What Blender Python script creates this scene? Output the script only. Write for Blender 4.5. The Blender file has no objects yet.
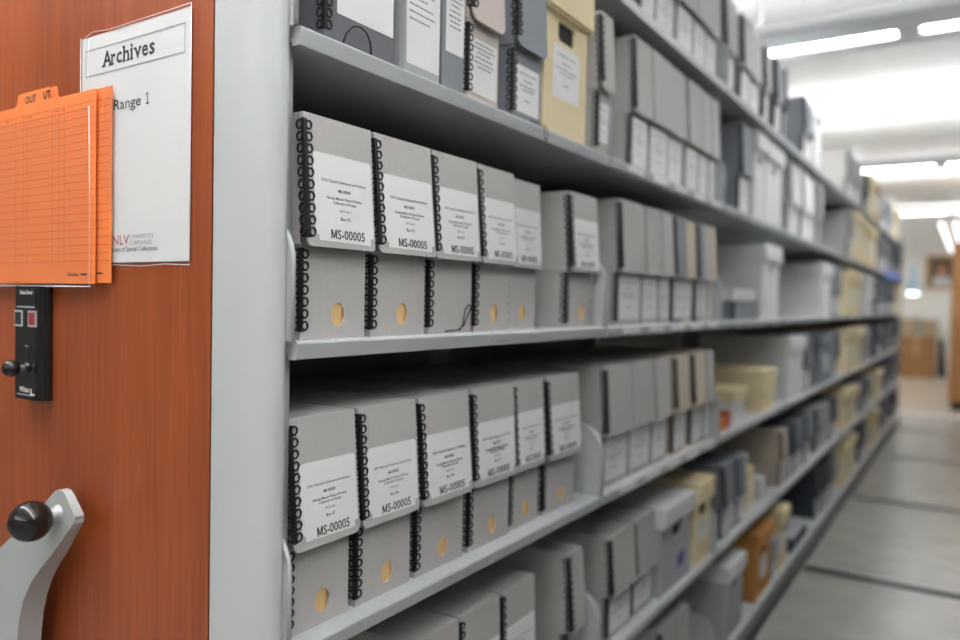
import bpy, bmesh, math, random
from mathutils import Matrix, Vector
from mathutils.geometry import tessellate_polygon
random.seed(7)
S = bpy.context.scene
COL = S.collection
PI = math.pi

# ------------------------------------------------------------------ materials
MATS = {}
def newmat(name):
    m = bpy.data.materials.new(name); m.use_nodes = True
    nt = m.node_tree
    return m, nt, nt.nodes['Principled BSDF']

def noise_mix(nt, bs, c1, c2, scale, stretch=(1, 1, 1), detail=4, rough=None, bump=0.0, coord='Object'):
    N, L = nt.nodes, nt.links
    tc = N.new('ShaderNodeTexCoord'); mp = N.new('ShaderNodeMapping'); mp.inputs['Scale'].default_value = stretch
    nz = N.new('ShaderNodeTexNoise'); nz.inputs['Scale'].default_value = scale; nz.inputs['Detail'].default_value = detail
    cr = N.new('ShaderNodeValToRGB')
    cr.color_ramp.elements[0].position = .3; cr.color_ramp.elements[1].position = .7
    cr.color_ramp.elements[0].color = (*c1, 1); cr.color_ramp.elements[1].color = (*c2, 1)
    L.new(tc.outputs[coord], mp.inputs[0]); L.new(mp.outputs[0], nz.inputs['Vector'])
    L.new(nz.outputs['Fac'], cr.inputs[0]); L.new(cr.outputs[0], bs.inputs['Base Color'])
    if bump:
        b = N.new('ShaderNodeBump'); b.inputs['Strength'].default_value = bump; b.inputs['Distance'].default_value = .002
        L.new(nz.outputs['Fac'], b.inputs['Height']); L.new(b.outputs[0], bs.inputs['Normal'])
    return nz

def paint(name, c, rough=.5, metal=0.0, var=.04, scale=60, bump=0.0, stretch=(1, 1, 1)):
    if name in MATS: return MATS[name]
    m, nt, bs = newmat(name)
    c1 = tuple(max(0, v*(1-var)) for v in c); c2 = tuple(min(1, v*(1+var)) for v in c)
    noise_mix(nt, bs, c1, c2, scale, stretch, bump=bump)
    bs.inputs['Roughness'].default_value = rough; bs.inputs['Metallic'].default_value = metal
    MATS[name] = m
    return m

def emis(name, c, strength, base=(.8, .8, .8)):
    m, nt, bs = newmat(name)
    bs.inputs['Base Color'].default_value = (*base, 1)
    bs.inputs['Emission Color'].default_value = (*c, 1); bs.inputs['Emission Strength'].default_value = strength
    MATS[name] = m
    return m

BOARD = {'g': (.450, .436, .424), 's': (.40, .415, .43), 'b': (.215, .232, .258), 'k': (.060, .072, .090), 'v': (.12, .10, .13),
         't': (.56, .48, .385), 'p': (.47, .49, .455), 'w': (.72, .72, .72), 'y': (.79, .665, .42), 'o': (.50, .235, .055),
         'q': (.56, .49, .45), 'G': (.135, .14, .155)}
def board(c):
    return paint('board_'+c, BOARD[c], .75, 0, .025, 160, .04, (1, 1, .6))

WHITE = paint('label_paper', (.80, .80, .80), .55, 0, .015, 30)
INK = paint('ink', (.028, .028, .032), .7, 0, .02)
INKG = paint('ink_grey', (.16, .16, .17), .7, 0, .02)
INKR = paint('ink_red', (.42, .06, .07), .7, 0, .02)
INKL = paint('ink_light', (.42, .42, .45), .7, 0, .02)
TAN = paint('folder_tan', (.72, .49, .235), .7, 0, .06, 40, 0, (1, 8, .4))
DARK = paint('dark_inside', (.015, .013, .012), .8, 0, .1)
BLACKP = paint('black_edge_plastic', (.005, .005, .006), .55, 0, .1)
STEEL = paint('grey_painted_steel', (.46, .48, .49), .36, 0, .015, 25)
STEELB = paint('back_steel', (.30, .31, .32), .5, 0, .03, 20)
KICK = paint('kick_plate', (.22, .22, .22), .4, 0, .03, 20)
POST = paint('corner_trim_grey', (.50, .52, .525), .33, 0, .012, 18, 0, (1, 1, .1))
RUBBER = paint('black_rubber', (.02, .02, .02), .6, 0, .1)
GLOSSB = paint('black_gloss', (.011, .010, .010), .16, 0, .1)
CRANK = paint('crank_grey', (.40, .42, .415), .30, 0, .01, 20)
GROOVE = paint('rail_groove', (.010, .010, .010), .95, 0, .1)
RAIL = paint('rail_steel', (.35, .36, .37), .3, .8, .05, 30)
WALLD = paint('dark_wall_paint', (.22, .22, .21), .8, 0, .015, 4)
WALLM = paint('wall_paint', (.80, .795, .77), .8, 0, .015, 4)
CORD = paint('black_cord', (.012, .012, .014), .6, 0, .1)
CARD = paint('orange_card', (.88, .225, .055), .6, 0, .03, 20)
CARDL = paint('orange_card_ink', (.50, .085, .03), .65, 0, .03, 20)
CARDB = paint('brown_cardboard', (.33, .17, .07), .8, 0, .08, 12, .03)
CARDG = paint('grey_cardboard', (.36, .32, .24), .8, 0, .08, 12, .03)
BLUE = paint('blue_plastic', (.05, .17, .50), .4, 0, .05)
REDM = paint('red_card', (.42, .07, .05), .6, 0, .08)
ORGM = paint('orange_pack', (.62, .21, .04), .6, 0, .08)
CREAMP = paint('paper_stack', (.70, .62, .47), .7, 0, .18, 30, 0, (.2, .2, 14))
WPAPER = paint('white_paper_stack', (.66, .66, .64), .7, 0, .14, 30, 0, (.2, .2, 14))

def wood():
    m, nt, bs = newmat('cherry_laminate'); N, L = nt.nodes, nt.links
    tc = N.new('ShaderNodeTexCoord'); mp = N.new('ShaderNodeMapping'); mp.inputs['Scale'].default_value = (1, 1, .035)
    n1 = N.new('ShaderNodeTexNoise'); n1.inputs['Scale'].default_value = 130; n1.inputs['Detail'].default_value = 5; n1.inputs['Roughness'].default_value = .62
    mp2 = N.new('ShaderNodeMapping'); mp2.inputs['Scale'].default_value = (1, 1, .10)
    n2 = N.new('ShaderNodeTexNoise'); n2.inputs['Scale'].default_value = 9; n2.inputs['Detail'].default_value = 3; n2.inputs['Distortion'].default_value = .8
    mx = N.new('ShaderNodeMix'); mx.data_type = 'FLOAT'; mx.inputs[0].default_value = .40
    cr = N.new('ShaderNodeValToRGB'); e = cr.color_ramp.elements
    e[0].position = .28; e[0].color = (.21, .043, .012, 1); e[1].position = .72; e[1].color = (.42, .098, .028, 1)
    k = e.new(.5); k.color = (.305, .067, .0185, 1)
    L.new(tc.outputs['Object'], mp.inputs[0]); L.new(tc.outputs['Object'], mp2.inputs[0])
    L.new(mp.outputs[0], n1.inputs['Vector']); L.new(mp2.outputs[0], n2.inputs['Vector'])
    L.new(n1.outputs['Fac'], mx.inputs[2]); L.new(n2.outputs['Fac'], mx.inputs[3])
    L.new(mx.outputs[0], cr.inputs[0]); L.new(cr.outputs[0], bs.inputs['Base Color'])
    bs.inputs['Roughness'].default_value = .34
    b = N.new('ShaderNodeBump'); b.inputs['Strength'].default_value = .05; b.inputs['Distance'].default_value = .001
    L.new(n1.outputs['Fac'], b.inputs['Height']); L.new(b.outputs[0], bs.inputs['Normal'])
    return m
WOOD = wood()

def plastic_sleeve():
    m, nt, bs = newmat('clear_sleeve'); N, L = nt.nodes, nt.links
    out = N['Material Output']; tr = N.new('ShaderNodeBsdfTransparent'); gl = N.new('ShaderNodeBsdfGlossy')
    gl.inputs['Roughness'].default_value = .12; gl.inputs['Color'].default_value = (1, 1, 1, 1)
    lw = N.new('ShaderNodeLayerWeight'); lw.inputs['Blend'].default_value = .12
    fr = N.new('ShaderNodeMath'); fr.operation = 'MULTIPLY_ADD'; fr.inputs[1].default_value = .5; fr.inputs[2].default_value = .03
    L.new(lw.outputs['Facing'], fr.inputs[0])
    tc = N.new('ShaderNodeTexCoord'); nz = N.new('ShaderNodeTexNoise'); nz.inputs['Scale'].default_value = 14; nz.inputs['Detail'].default_value = 2
    bp = N.new('ShaderNodeBump'); bp.inputs['Strength'].default_value = .5; bp.inputs['Distance'].default_value = .004
    L.new(tc.outputs['Object'], nz.inputs['Vector']); L.new(nz.outputs['Fac'], bp.inputs['Height']); L.new(bp.outputs[0], gl.inputs['Normal'])
    ms = N.new('ShaderNodeMixShader'); L.new(fr.outputs[0], ms.inputs[0]); L.new(tr.outputs[0], ms.inputs[1]); L.new(gl.outputs[0], ms.inputs[2])
    L.new(ms.outputs[0], out.inputs['Surface'])
    return m
SLEEVE = plastic_sleeve()
SLEEVE_GLINT = paint('sleeve_edge_highlight', (.86, .86, .88), .25, 0, .02)  # near-white paint for the glints along clear plastic edges

def floor_mat():
    m, nt, bs = newmat('vinyl_floor')
    nz = noise_mix(nt, bs, (.275, .262, .240), (.335, .322, .296), 5, (1, 1, 1), 6, bump=.02)
    bs.inputs['Roughness'].default_value = .27
    return m
FLOORM = floor_mat()
FLOORT = paint('tan_floor', (.38, .315, .24), .35, 0, .05, 3)

def ceil_mat():
    m, nt, bs = newmat('ceiling_tile')
    noise_mix(nt, bs, (.80, .81, .81), (.86, .87, .87), 90, (1, 1, 1), 3, bump=.05)
    bs.inputs['Roughness'].default_value = .85
    return m
CEILM = ceil_mat()

# ------------------------------------------------------------------ mesh builder
class MB:
    def __init__(s): s.v = []; s.f = []; s.m = []; s.sm = []
    def add(s, vs, fs, mi=0, smooth=False):
        o = len(s.v); s.v += [tuple(p) for p in vs]
        for f in fs: s.f.append([i+o for i in f]); s.m.append(mi); s.sm.append(smooth)
    def box(s, x0, x1, y0, y1, z0, z1, mi=0):
        s.add([(x0,y0,z0),(x1,y0,z0),(x1,y1,z0),(x0,y1,z0),(x0,y0,z1),(x1,y0,z1),(x1,y1,z1),(x0,y1,z1)],
              [(0,3,2,1),(4,5,6,7),(0,1,5,4),(1,2,6,5),(2,3,7,6),(3,0,4,7)], mi)
    def prism(s, poly, mapf, a, b, mi=0, smooth=False):          # extrude a closed 2D polygon from a to b; mapf(u,v,t)->xyz
        n = len(poly)
        vs = [mapf(u, v, a) for u, v in poly]+[mapf(u, v, b) for u, v in poly]
        s.add(vs, [tuple(range(n-1, -1, -1)), tuple(range(n, 2*n))], mi)
        s.add(vs, [(i, (i+1) % n, n+(i+1) % n, n+i) for i in range(n)], mi, smooth)
    def tube(s, pts, r, n=8, mi=0, closed=False):
        P = [Vector(p) for p in pts]; rings = []
        for i, p in enumerate(P):
            if closed: t = P[(i+1) % len(P)]-P[i-1]
            else: t = P[min(i+1, len(P)-1)]-P[max(i-1, 0)]
            t.normalize(); a = t.orthogonal().normalized() if i == 0 else (prev-t*prev.dot(t)).normalized()
            prev = a; b = t.cross(a)
            rr = r[i] if isinstance(r, (list, tuple)) else r
            rings.append([p+(a*math.cos(2*PI*k/n)+b*math.sin(2*PI*k/n))*rr for k in range(n)])
        vs = [q for rg in rings for q in rg]; fs = []; m = len(P)
        for i in range(m if closed else m-1):
            for k in range(n): fs.append((i*n+k, i*n+(k+1) % n, ((i+1) % m)*n+(k+1) % n, ((i+1) % m)*n+k))
        if not closed: fs += [tuple(range(n-1, -1, -1)), tuple((m-1)*n+k for k in range(n))]
        s.add(vs, fs, mi, True)
    def lathe(s, prof, c, axis, n=24, mi=0):                      # prof: (r, t) along axis
        ax = Vector(axis).normalized(); a = ax.orthogonal().normalized(); b = ax.cross(a); c = Vector(c); vs = []
        for r, t in prof:
            for k in range(n): vs.append(c+ax*t+(a*math.cos(2*PI*k/n)+b*math.sin(2*PI*k/n))*max(r, 1e-5))
        m = len(prof)
        fs = [(i*n+k, i*n+(k+1) % n, (i+1)*n+(k+1) % n, (i+1)*n+k) for i in range(m-1) for k in range(n)]
        s.add(vs, fs, mi, True)
    def build(s, name, mats, bevel=0.0, seg=2):
        me = bpy.data.meshes.new(name); me.from_pydata(s.v, [], s.f)
        for m in (mats if isinstance(mats, (list, tuple)) else [mats]): me.materials.append(m)
        for p, mi, sm in zip(me.polygons, s.m, s.sm): p.material_index = mi; p.use_smooth = sm
        bm = bmesh.new(); bm.from_mesh(me)
        bmesh.ops.recalc_face_normals(bm, faces=bm.faces[:])
        if bevel:
            ed = [e for e in bm.edges if len(e.link_faces) == 2 and e.calc_face_angle(0) > .5]
            bmesh.ops.bevel(bm, geom=ed, offset=bevel, segments=seg, affect='EDGES', clamp_overlap=True)
        bm.to_mesh(me); bm.free(); me.update()
        return me

CACHE = {}
def cached(key, fn):
    if key not in CACHE: CACHE[key] = fn()
    return CACHE[key]

def link(name, me, parent=None, loc=(0, 0, 0), label=None):
    o = bpy.data.objects.new(name, me); COL.objects.link(o); o.location = loc
    if parent: o.parent = parent
    if label: o['label'] = label
    return o
def thing(name, label, cat, loc=(0, 0, 0), group=None, me=None):
    o = link(name, me, None, loc); o['label'] = label; o['category'] = cat
    if me is None: o.empty_display_size = .05
    if group: o['group'] = group
    return o
def structure(name, me, loc=(0, 0, 0)):
    o = link(name, me, None, loc); o['kind'] = 'structure'
    return o

# ------------------------------------------------------------------ lettering (flat glyph polygons)
TXT = {}
def glyphs(text, bold=0.0):
    k = (text, bold)
    if k in TXT: return TXT[k]
    cu = bpy.data.curves.new('t', 'FONT'); cu.body = text; cu.resolution_u = 2; cu.offset = bold; cu.fill_mode = 'FRONT'
    o = bpy.data.objects.new('t', cu); COL.objects.link(o)
    dg = bpy.context.evaluated_depsgraph_get(); dg.update()
    me = bpy.data.meshes.new_from_object(o.evaluated_get(dg))
    V = [(v.co.x, v.co.y) for v in me.vertices]; F = [tuple(p.vertices) for p in me.polygons]
    bpy.data.objects.remove(o); bpy.data.curves.remove(cu); bpy.data.meshes.remove(me)
    TXT[k] = (V, F)
    return TXT[k]
def put_text(mb, text, cx, cy, width, mapf, mi=1, bold=0.0, height=None, left=False):
    V, F = glyphs(text, bold)
    x0 = min(v[0] for v in V); x1 = max(v[0] for v in V); y0 = min(v[1] for v in V); y1 = max(v[1] for v in V)
    sx = width/(x1-x0); sy = sx if height is None else height/(y1-y0)
    ox = cx if left else cx-width/2
    mb.add([mapf(ox+(u-x0)*sx, cy+(v-(y0+y1)/2)*sy) for u, v in V], F, mi)
def quad(mb, u0, u1, v0, v1, mapf, mi=1):
    mb.add([mapf(u0, v0), mapf(u1, v0), mapf(u1, v1), mapf(u0, v1)], [(0, 1, 2, 3)], mi)

def rrect(u0, u1, v0, v1, r, top=True, bot=True, n=4):
    P = []
    def arc(cx, cy, a0):
        for i in range(n+1):
            a = a0+PI/2*i/n; P.append((cx+r*math.cos(a), cy+r*math.sin(a)))
    if bot: arc(u0+r, v0+r, PI); arc(u1-r, v0+r, 1.5*PI)
    else: P += [(u0, v0), (u1, v0)]
    if top: arc(u1-r, v1-r, 0); arc(u0+r, v1-r, PI/2)
    else: P += [(u1, v1), (u0, v1)]
    return P

# ------------------------------------------------------------------ document boxes
# local frame: front face in the plane x=0 looking to +x, near side y=0, base z=0
T = .0025
def holed_body(w, h, d, hole, chip=.0015):
    mb = MB()
    x1 = 0
    mb.add([(-d,0,0),(-d,w,0),(-d,w,h),(-d,0,h),(0,0,0),(0,w,0),(0,w,h),(0,0,h)],
           [(0,3,2,1),(0,1,5,4),(1,2,6,5),(2,3,7,6),(3,0,4,7)])
    if not hole: mb.add([(0,0,0),(0,w,0),(0,w,h),(0,0,h)], [(0,1,2,3)])
    else:
        outer = [(0,0),(w,0),(w,h),(0,h)]
        tri = tessellate_polygon([[Vector((a,b,0)) for a,b in outer], [Vector((a,b,0)) for a,b in reversed(hole)]])
        allp = outer+list(reversed(hole))
        mb.add([(0,a,b) for a,b in allp], [tuple(t) for t in tri])
    me = mb.build('box_body', [])
    return me
def setmat(me, *m):
    me2 = me.copy(); me2.materials.clear()
    for k in m: me2.materials.append(k)
    return me2
def ellipse(cy, cz, ry, rz, n=24): return [(cy+ry*math.cos(2*PI*i/n), cz+rz*math.sin(2*PI*i/n)) for i in range(n)]
def hole_insert(hole, tan=True, depth=.006):
    mb = MB(); n = len(hole)
    mb.add([(0, a, b) for a, b in hole]+[(-depth*2, a, b) for a, b in hole], [(i, (i+1) % n, n+(i+1) % n, n+i) for i in range(n)], 1 if tan else 0)
    mb.add([(-depth*2, a, b) for a, b in hole], [tuple(range(n))], 2)
    if tan:
        y0 = min(a for a, b in hole); y1 = max(a for a, b in hole); lim = y0+(y1-y0)*.85
        mb.add([(-depth*.6, min(a, lim+(b-hole[0][1])*.12), b) for a, b in hole], [tuple(range(n))], 1)
    return mb
def fx(z, z0, z1, flare): return .004+flare*(z1-z)/(z1-z0)

def lid_mesh(w, h, d, fz, flare, r):
    mb = MB(); zt = h+.002
    mb.box(-d-.002, .001, -T, w+T, fz+r*.3, zt)
    P = rrect(-T, w+T, fz, zt, max(r, .0012), top=False)
    mb.prism(P, lambda u, v, t: (.001+t+flare*(zt-v)/(zt-fz), u, v), 0, .003)
    return mb.build('box_lid', [], .0007, 1)
def ring(mb, c, ax1, ax2, R=.0047, r=.00155, n=10):
    c = Vector(c); a = Vector(ax1); b = Vector(ax2)
    mb.tube([c+a*(R*math.cos(2*PI*i/n))+b*(R*1.12*math.sin(2*PI*i/n)) for i in range(n)], r, 4, 0, True)
def comb_mesh(z0, z1, zt, zf, flare, lid):
    """black stitched edge on the near front corner"""
    mb = MB(); t = T if lid else 0
    X = (lambda z: .004+flare*(zt-z)/(zt-zf)) if lid else (lambda z: 0)
    pitch = .0142; n = max(2, int((z1-z0)/pitch)); st = (z1-z0)/n
    a, b = z0, z1
    vs = []
    for z in (a, b):
        x = X(z)
        vs += [(x-.0045, -t-.0009, z), (x+.0009, -t-.0009, z), (x+.0009, -t+.0045, z), (x, -t+.0045, z), (x, -t, z), (x-.0045, -t, z)]
    mb.add(vs, [(i, (i+1) % 6, 6+(i+1) % 6, 6+i) for i in range(6)]+[(5, 4, 3, 2, 1, 0), (6, 7, 8, 9, 10, 11)])
    for i in range(n):
        z = z0+st*(i+.5); x = X(z)
        ring(mb, (x+.0005, -t+.0075, z), (0, 1, 0), (0, 0, 1))
        ring(mb, (x-.0075, -t-.0005, z), (1, 0, 0), (0, 0, 1))
    return mb.build('edge_comb', [BLACKP])

def ms_label(y0, y1, z0, z1, mapf, boxno, notch=True):
    mb = MB(); w = y1-y0; h = z1-z0; c = (y0+y1)/2
    e = .0004
    if notch: P = [(y0+.006, z0), (y1-.006, z0-.001), (y1-.006, z0+.008), (y1, z0+.008)]+rrect(y0, y1, z0, z1, .006, bot=False)[2:7+5]+[(y0, z0+.008), (y0+.006, z0+.007)]
    else: P = rrect(y0, y1, z0, z1, .004)
    n = len(P)
    mb.add([mapf(u, v, 0) for u, v in P], [tuple(range(n))], 0)
    m2 = lambda u, v: mapf(u, v, e)
    def line(t, fr, wd, bold=0.0): put_text(mb, t, c, z1-h*fr, w*wd, m2, 1, bold*.6)
    line('UNLV Special Collections and Archives', .31, .76, .012)
    line('MS-00005', .41, .21, .02)
    line('Nevada Motion Picture Division', .50, .60, .015)
    line('Collection of Scripts', .555, .40, .015)
    line('(A-Z, etc.)', .64, .18)
    line('Box '+boxno, .73, .16, .012)
    W_ = w*.58; L_ = c+.004-W_/2; vb = z1-h*.915-.0059; mw = W_*.165; st = mw*.20
    for q in ([(0, 0), (st, 0), (st, .0118), (0, .0118)], [(mw-st, 0), (mw, 0), (mw, .0118), (mw-st, .0118)],
              [(0, .0118), (st*1.1, .0118), (mw/2+st*.45, .001), (mw/2-st*.45, .001)], [(mw-st*1.1, .0118), (mw, .0118), (mw/2+st*.45, .001), (mw/2-st*.45, .001)]):
        mb.add([m2(L_+a_, vb+b_) for a_, b_ in q], [(0, 1, 2, 3)], 1)
    put_text(mb, 'S-00005', L_+mw*1.12, z1-h*.915, W_*.825, m2, 1, .012, .0122, True)
    return mb.build('paper_label', [WHITE, INK])
def bars_label(y0, y1, z0, z1, mapf, seed, rows=None, dense=False):
    """a paper label whose small print cannot be read: word-length strokes"""
    rnd = random.Random(seed); mb = MB(); w = y1-y0; h = z1-z0; e = .0004
    P = rrect(y0, y1, z0, z1, .0015, n=2)
    mb.add([mapf(u, v, 0) for u, v in P], [tuple(range(len(P)))], 0)
    m2 = lambda u, v: mapf(u, v, e)
    rows = rows or [(.16, .7), (.30, .35), (.42, .74), (.50, .5), (.72, .25)]
    for fr, wd in rows:
        v = z1-h*fr; u = y0+w*(.5-wd/2); end = y0+w*(.5+wd/2); th = .0011
        if dense: u = y0+w*.07; end = u+w*.86*wd
        while u < end-.002:
            l = min(rnd.uniform(.004, .011), end-u)
            quad(mb, u, u+l, v-th, v+th, m2, 1); u += l+.0016
    return mb.build('paper_label', [WHITE, INKG])

def doc(name, label, y0, y1, x, z, color, kind='d', h=.280, d=.33, fz=.117, flare=.006, r=.002, group=None, boxno='01',
        body_color=None, full_label=None, hole=None, label_z=None, rows=None, dense=False, cat='box', combs=True, lab=(.1, .92)):
    w = round(y1-y0, 3); t = thing(name, label, cat, (x, y0, z), group)
    bc = body_color or color
    if hole is None: hole = (kind == 'm')
    hp = tuple(ellipse(w*.56, .031, .0125, .0158)) if hole else None
    b = cached(('body', w, h, d, hole, bc), lambda: setmat(holed_body(w, h-.003, d, list(hp) if hp else None), board(bc)))
    link('box_body', b, t)
    lid = cached(('lid', w, h, d, fz, flare, r, color), lambda: setmat(lid_mesh(w, h, d, fz, flare, r), board(color)))
    link('box_lid', lid, t)
    if hole:
        link('finger_hole', cached(('fh', w), lambda: hole_insert(list(hp), True, .004).build('finger_hole', [board('g'), TAN, DARK])), t)
    zt = h+.002
    if combs:
        link('edge_comb', cached(('lc', h, fz, flare, r), lambda: comb_mesh(fz+.004+r, h-.006, zt, fz, flare, True)), t)
        link('edge_comb', cached(('bc', fz), lambda: comb_mesh(.010, fz-.002, 1, 0, 0, False)), t)
    lidmap = lambda u, v, e: (.0045+flare*(zt-v)/(zt-fz)+e, u, v)
    bodmap = lambda u, v, e: (.0006+e, u, v)
    if kind == 'm':
        lz = label_z or (.124, .224)
        link('paper_label', cached(('ms', w, h, fz, flare, lz, boxno), lambda: ms_label(.010, w-.001, lz[0], lz[1], lidmap, boxno)), t)
    elif kind == 'd':
        lz = label_z or (.020, fz-.006)
        link('paper_label', cached(('bl', w, lz, rows is None, dense, label if rows else int(y0*100) % 4, lab), lambda: bars_label(w*lab[0] if w > .06 else .008, w*lab[1], lz[0], lz[1], bodmap, int(y0*1000), rows, dense)), t)
    return t

def carton_body_mesh(w, h, d, hp):
    return holed_body(w, h, d, hp)
def carton_lid_mesh(w, h, d, lh):
    mb = MB(); mb.box(-d-.004, .013, -.009, w+.009, h-lh, h+.003)
    return mb.build('carton_lid', [], .005, 2)
def carton(name, label, y0, y1, x, z, color, h=.29, d=.39, lh=.065, hole='oval', lab=True, group=None, lid_color=None, mark=False):
    w = round(y1-y0, 3); t = thing(name, label, 'box', (x, y0, z), group)
    hw = min(.038, w*.2)
    hz = h-lh-.030
    hp = None
    if hole == 'oval': hp = ellipse(w*.5, hz, hw*.75, .018, 20)
    elif hole == 'slot': hp = rrect(w*.5-hw, w*.5+hw, hz-.016, hz+.022, .010)
    link('carton_body', cached(('cb', w, h, d, hole, lh, color), lambda: setmat(carton_body_mesh(w, h-.003, d, hp), board(color))), t)
    link('carton_lid', cached(('cl', w, h, d, lh, lid_color or color), lambda: setmat(carton_lid_mesh(w, h, d, lh), board(lid_color or color))), t)
    if hp: link('handle_hole', cached(('ch', w, h, hole, lh, color), lambda: hole_insert(hp, False, .003).build('handle_hole', [board(color), TAN, DARK])), t)
    if lab and w > .08:
        lw = min(w*.62, .12)
        link('paper_label', cached(('cbl', w, h, lh), lambda: bars_label(w/2-lw/2, w/2+lw/2, .07, h-lh-.055, lambda u, v, e: (.0006+e, u, v), int(y0*999))), t)
    if mark:
        mb = MB(); mb.add([(.0008, w*.50, .045), (.0008, w*.74, .045), (.0008, w*.78, .062), (.0008, w*.80, .085), (.0008, w*.55, .085)], [(0, 1, 2, 3, 4)])
        link('printed_mark', mb.build('printed_mark', [paint('blue_ink', (.08, .09, .28), .6)]), t)
    return t
def flatbox(name, label, y0, y1, x, z, color, h, d, lh, lid_color=None, group=None, comb=False):
    w = y1-y0; t = thing(name, label, 'box', (x, y0, z), group)
    mb = MB(); mb.box(-d, 0, 0, w, 0, h-.003); link('tray', mb.build('tray', [board(color)], .002), t)
    mb = MB(); mb.box(-d-.003, .003, -.003, w+.003, h-lh, h); link('box_lid', mb.build('box_lid', [board(lid_color or color)], .002), t)
    if comb:
        link('edge_comb', comb_mesh(.008, h-lh-.003, 1, 0, 0, False), t)
    return t

# ------------------------------------------------------------------ the mobile shelving range
BAY = .914
LV = {'A': 1.978, 'B': 1.604, 'C': 1.23, 'D': .856, 'E': .482, 'F': .108}
SD = .43
def shelf_mesh():
    mb = MB()
    P = [(-SD, 0), (-.002, 0), (0, -.003), (-.0035, -.0225), (-.016, -.0225), (-.016, -.0165), (-SD, -.0165)]
    mb.prism(P, lambda u, v, t: (u, t, v), .010, BAY-.002)
    # label strip slot pressed into the lip
    mb.box(-.002, -.0009, BAY*.5-.014, BAY*.5+.014, -.015, -.009)
    return mb.build('shelf', [STEEL], .0012, 2)
def bracket_mesh():
    mb = MB(); r = .06; H = .155
    P = [(-SD, 0), (-SD, H)]+[(-.004-r+r*math.sin(a), H-r+r*math.cos(a)) for a in [PI/2*i/10 for i in range(11)]]+[(-.004, 0)]
    mb.prism(P, lambda u, v, t: (u, t, v), 0, .0035)
    edge = [(p[0], .00175, p[1]) for p in P[1:]]
    mb.tube(edge, .0032, 6)
    return mb.build('end_bracket', [STEEL])
def holder_mesh():
    mb = MB(); mb.box(-.0012, .0008, 0, .10, -.019, -.003)
    return mb.build('label_holder', [WHITE], .0003, 1)
def post_mesh():
    P = [(-.108, .02), (-.108, -.026)]
    P += [(-.108+.005*(1-math.cos(a)), -.026-.005*math.sin(a)) for a in [PI/2*i/4 for i in range(1, 5)]]
    P += [(-.064+.051*math.sin(a), -.031+.052*(1-math.cos(a))*.55) for a in [PI/2*i/12 for i in range(0, 13)]]
    P += [(-.0125, .003), (-.024, .003), (-.024, .02)]
    mb = MB(); mb.prism(P, lambda u, v, t: (u, v, t), .015, 2.28, 0, True)
    me = mb.build('corner_trim', [POST])
    return me
def make_range(name, label, nb, sx=1, loc=(0, 0, 0), rear=True, panel_w=1.0, levels='ABCDEF'):
    t = thing(name, label, 'shelving', loc)
    M = Matrix.Scale(sx, 4, (1, 0, 0))
    def part(n, me, loc=(0, 0, 0), parent=None):
        if sx < 0:
            me = cached((me.name, 'mir'), lambda: me.copy());
            if not me.get('mir'):
                me.transform(M); me.flip_normals(); me['mir'] = 1
        return link(n, me, parent or t, (loc[0]*sx, loc[1], loc[2]))
    L = nb*BAY
    mb = MB(); mb.box(-panel_w, -.110, -.028, .012, .02, 2.26); part('end_panel', mb.build('end_panel', [WOOD], .0015))
    mb = MB(); mb.box(-.1104, -.1076, -.0275, .0, .02, 2.26); part('panel_gasket', mb.build('panel_gasket', [RUBBER]))
    part('corner_trim', cached('post', post_mesh))
    mb = MB(); mb.box(-panel_w, -.02, L+.022, L+.062, .02, 2.06); part('end_panel', mb.build('end_panel', [STEELB], .0015))
    mb = MB(); mb.box(-.93, -.006, .012, L, .036, .083); part('carriage_base', mb.build('carriage_base', [KICK], .002))
    mb = MB(); mb.box(-.90, .002, .02, L-.01, .001, .036); part('base_gap_shade', mb.build('base_gap_shade', [RUBBER]))  # black strip puts the shade of the gap under the carriage into colour
    mb = MB(); mb.box(-.470, -.464, .012, L, .085, 1.985); part('back_sheet', mb.build('back_sheet', [STEELB]))
    sh = cached('shelf', shelf_mesh); br = cached('brk', bracket_mesh)
    for k in range(nb+1):
        mb = MB(); mb.box(-.462, -.432, -.02, .02, .083, 2.0)
        part('upright', cached('upr', lambda: mb.build('upright', [STEEL], .002)), (0, min(max(k*BAY, .032), L-.02), 0))
    for s in levels:
        for k in range(nb):
            o = part('shelf', sh, (0, k*BAY, LV[s]))
            if k < 2 or k == 2 and s in 'DEF':
                part('end_bracket', br, (0, .0035, 0), o)
                if k < 2: part('end_bracket', br, (0, BAY-.007, 0), o)
            if k == 1 and s in 'BCD' and sx > 0:
                for q in range(5): part('label_holder', cached('lh', holder_mesh), (0, .10+.165*q, 0), o)
    return t
RANGE = make_range('mobile_shelving', 'long grey mobile shelving range full of archive boxes, with orange cherry wood end panel', 10)

# lock control on the end panel
lc = link('lock_control', None, RANGE, (-.5545, -.028, 1.121), 'black aisle lock control box screwed to the wood panel')
mb = MB()
P = [(0, 0), (0, -.016), (.003, -.019), (.062, -.019), (.069, -.0175), (.0745, -.013), (.0775, -.007), (.0775, 0)]
mb.prism(P, lambda u, v, t: (u, v, t), 0, .171)
link('housing', mb.build('housing', [GLOSSB], .001), lc)
fm = lambda u, v: (u, -.0195, v)
mb = MB()
put_text(mb, 'Aisle-Saver', .0375, .1615, .038, fm, 0, .01)
quad(mb, .010, .0615, .1385, .1405, fm, 1)
put_text(mb, 'Key', .0395, .0805, .009, fm, 0)
put_text(mb, 'White', .032, .0150, .028, fm, 0, .02)
quad(mb, .011, .058, .0065, .0078, fm, 1); quad(mb, .050, .054, .008, .017, fm, 0); quad(mb, .054, .063, .008, .010, fm, 0)
link('lettering', mb.build('lettering', [WHITE, INKL]), lc)
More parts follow.
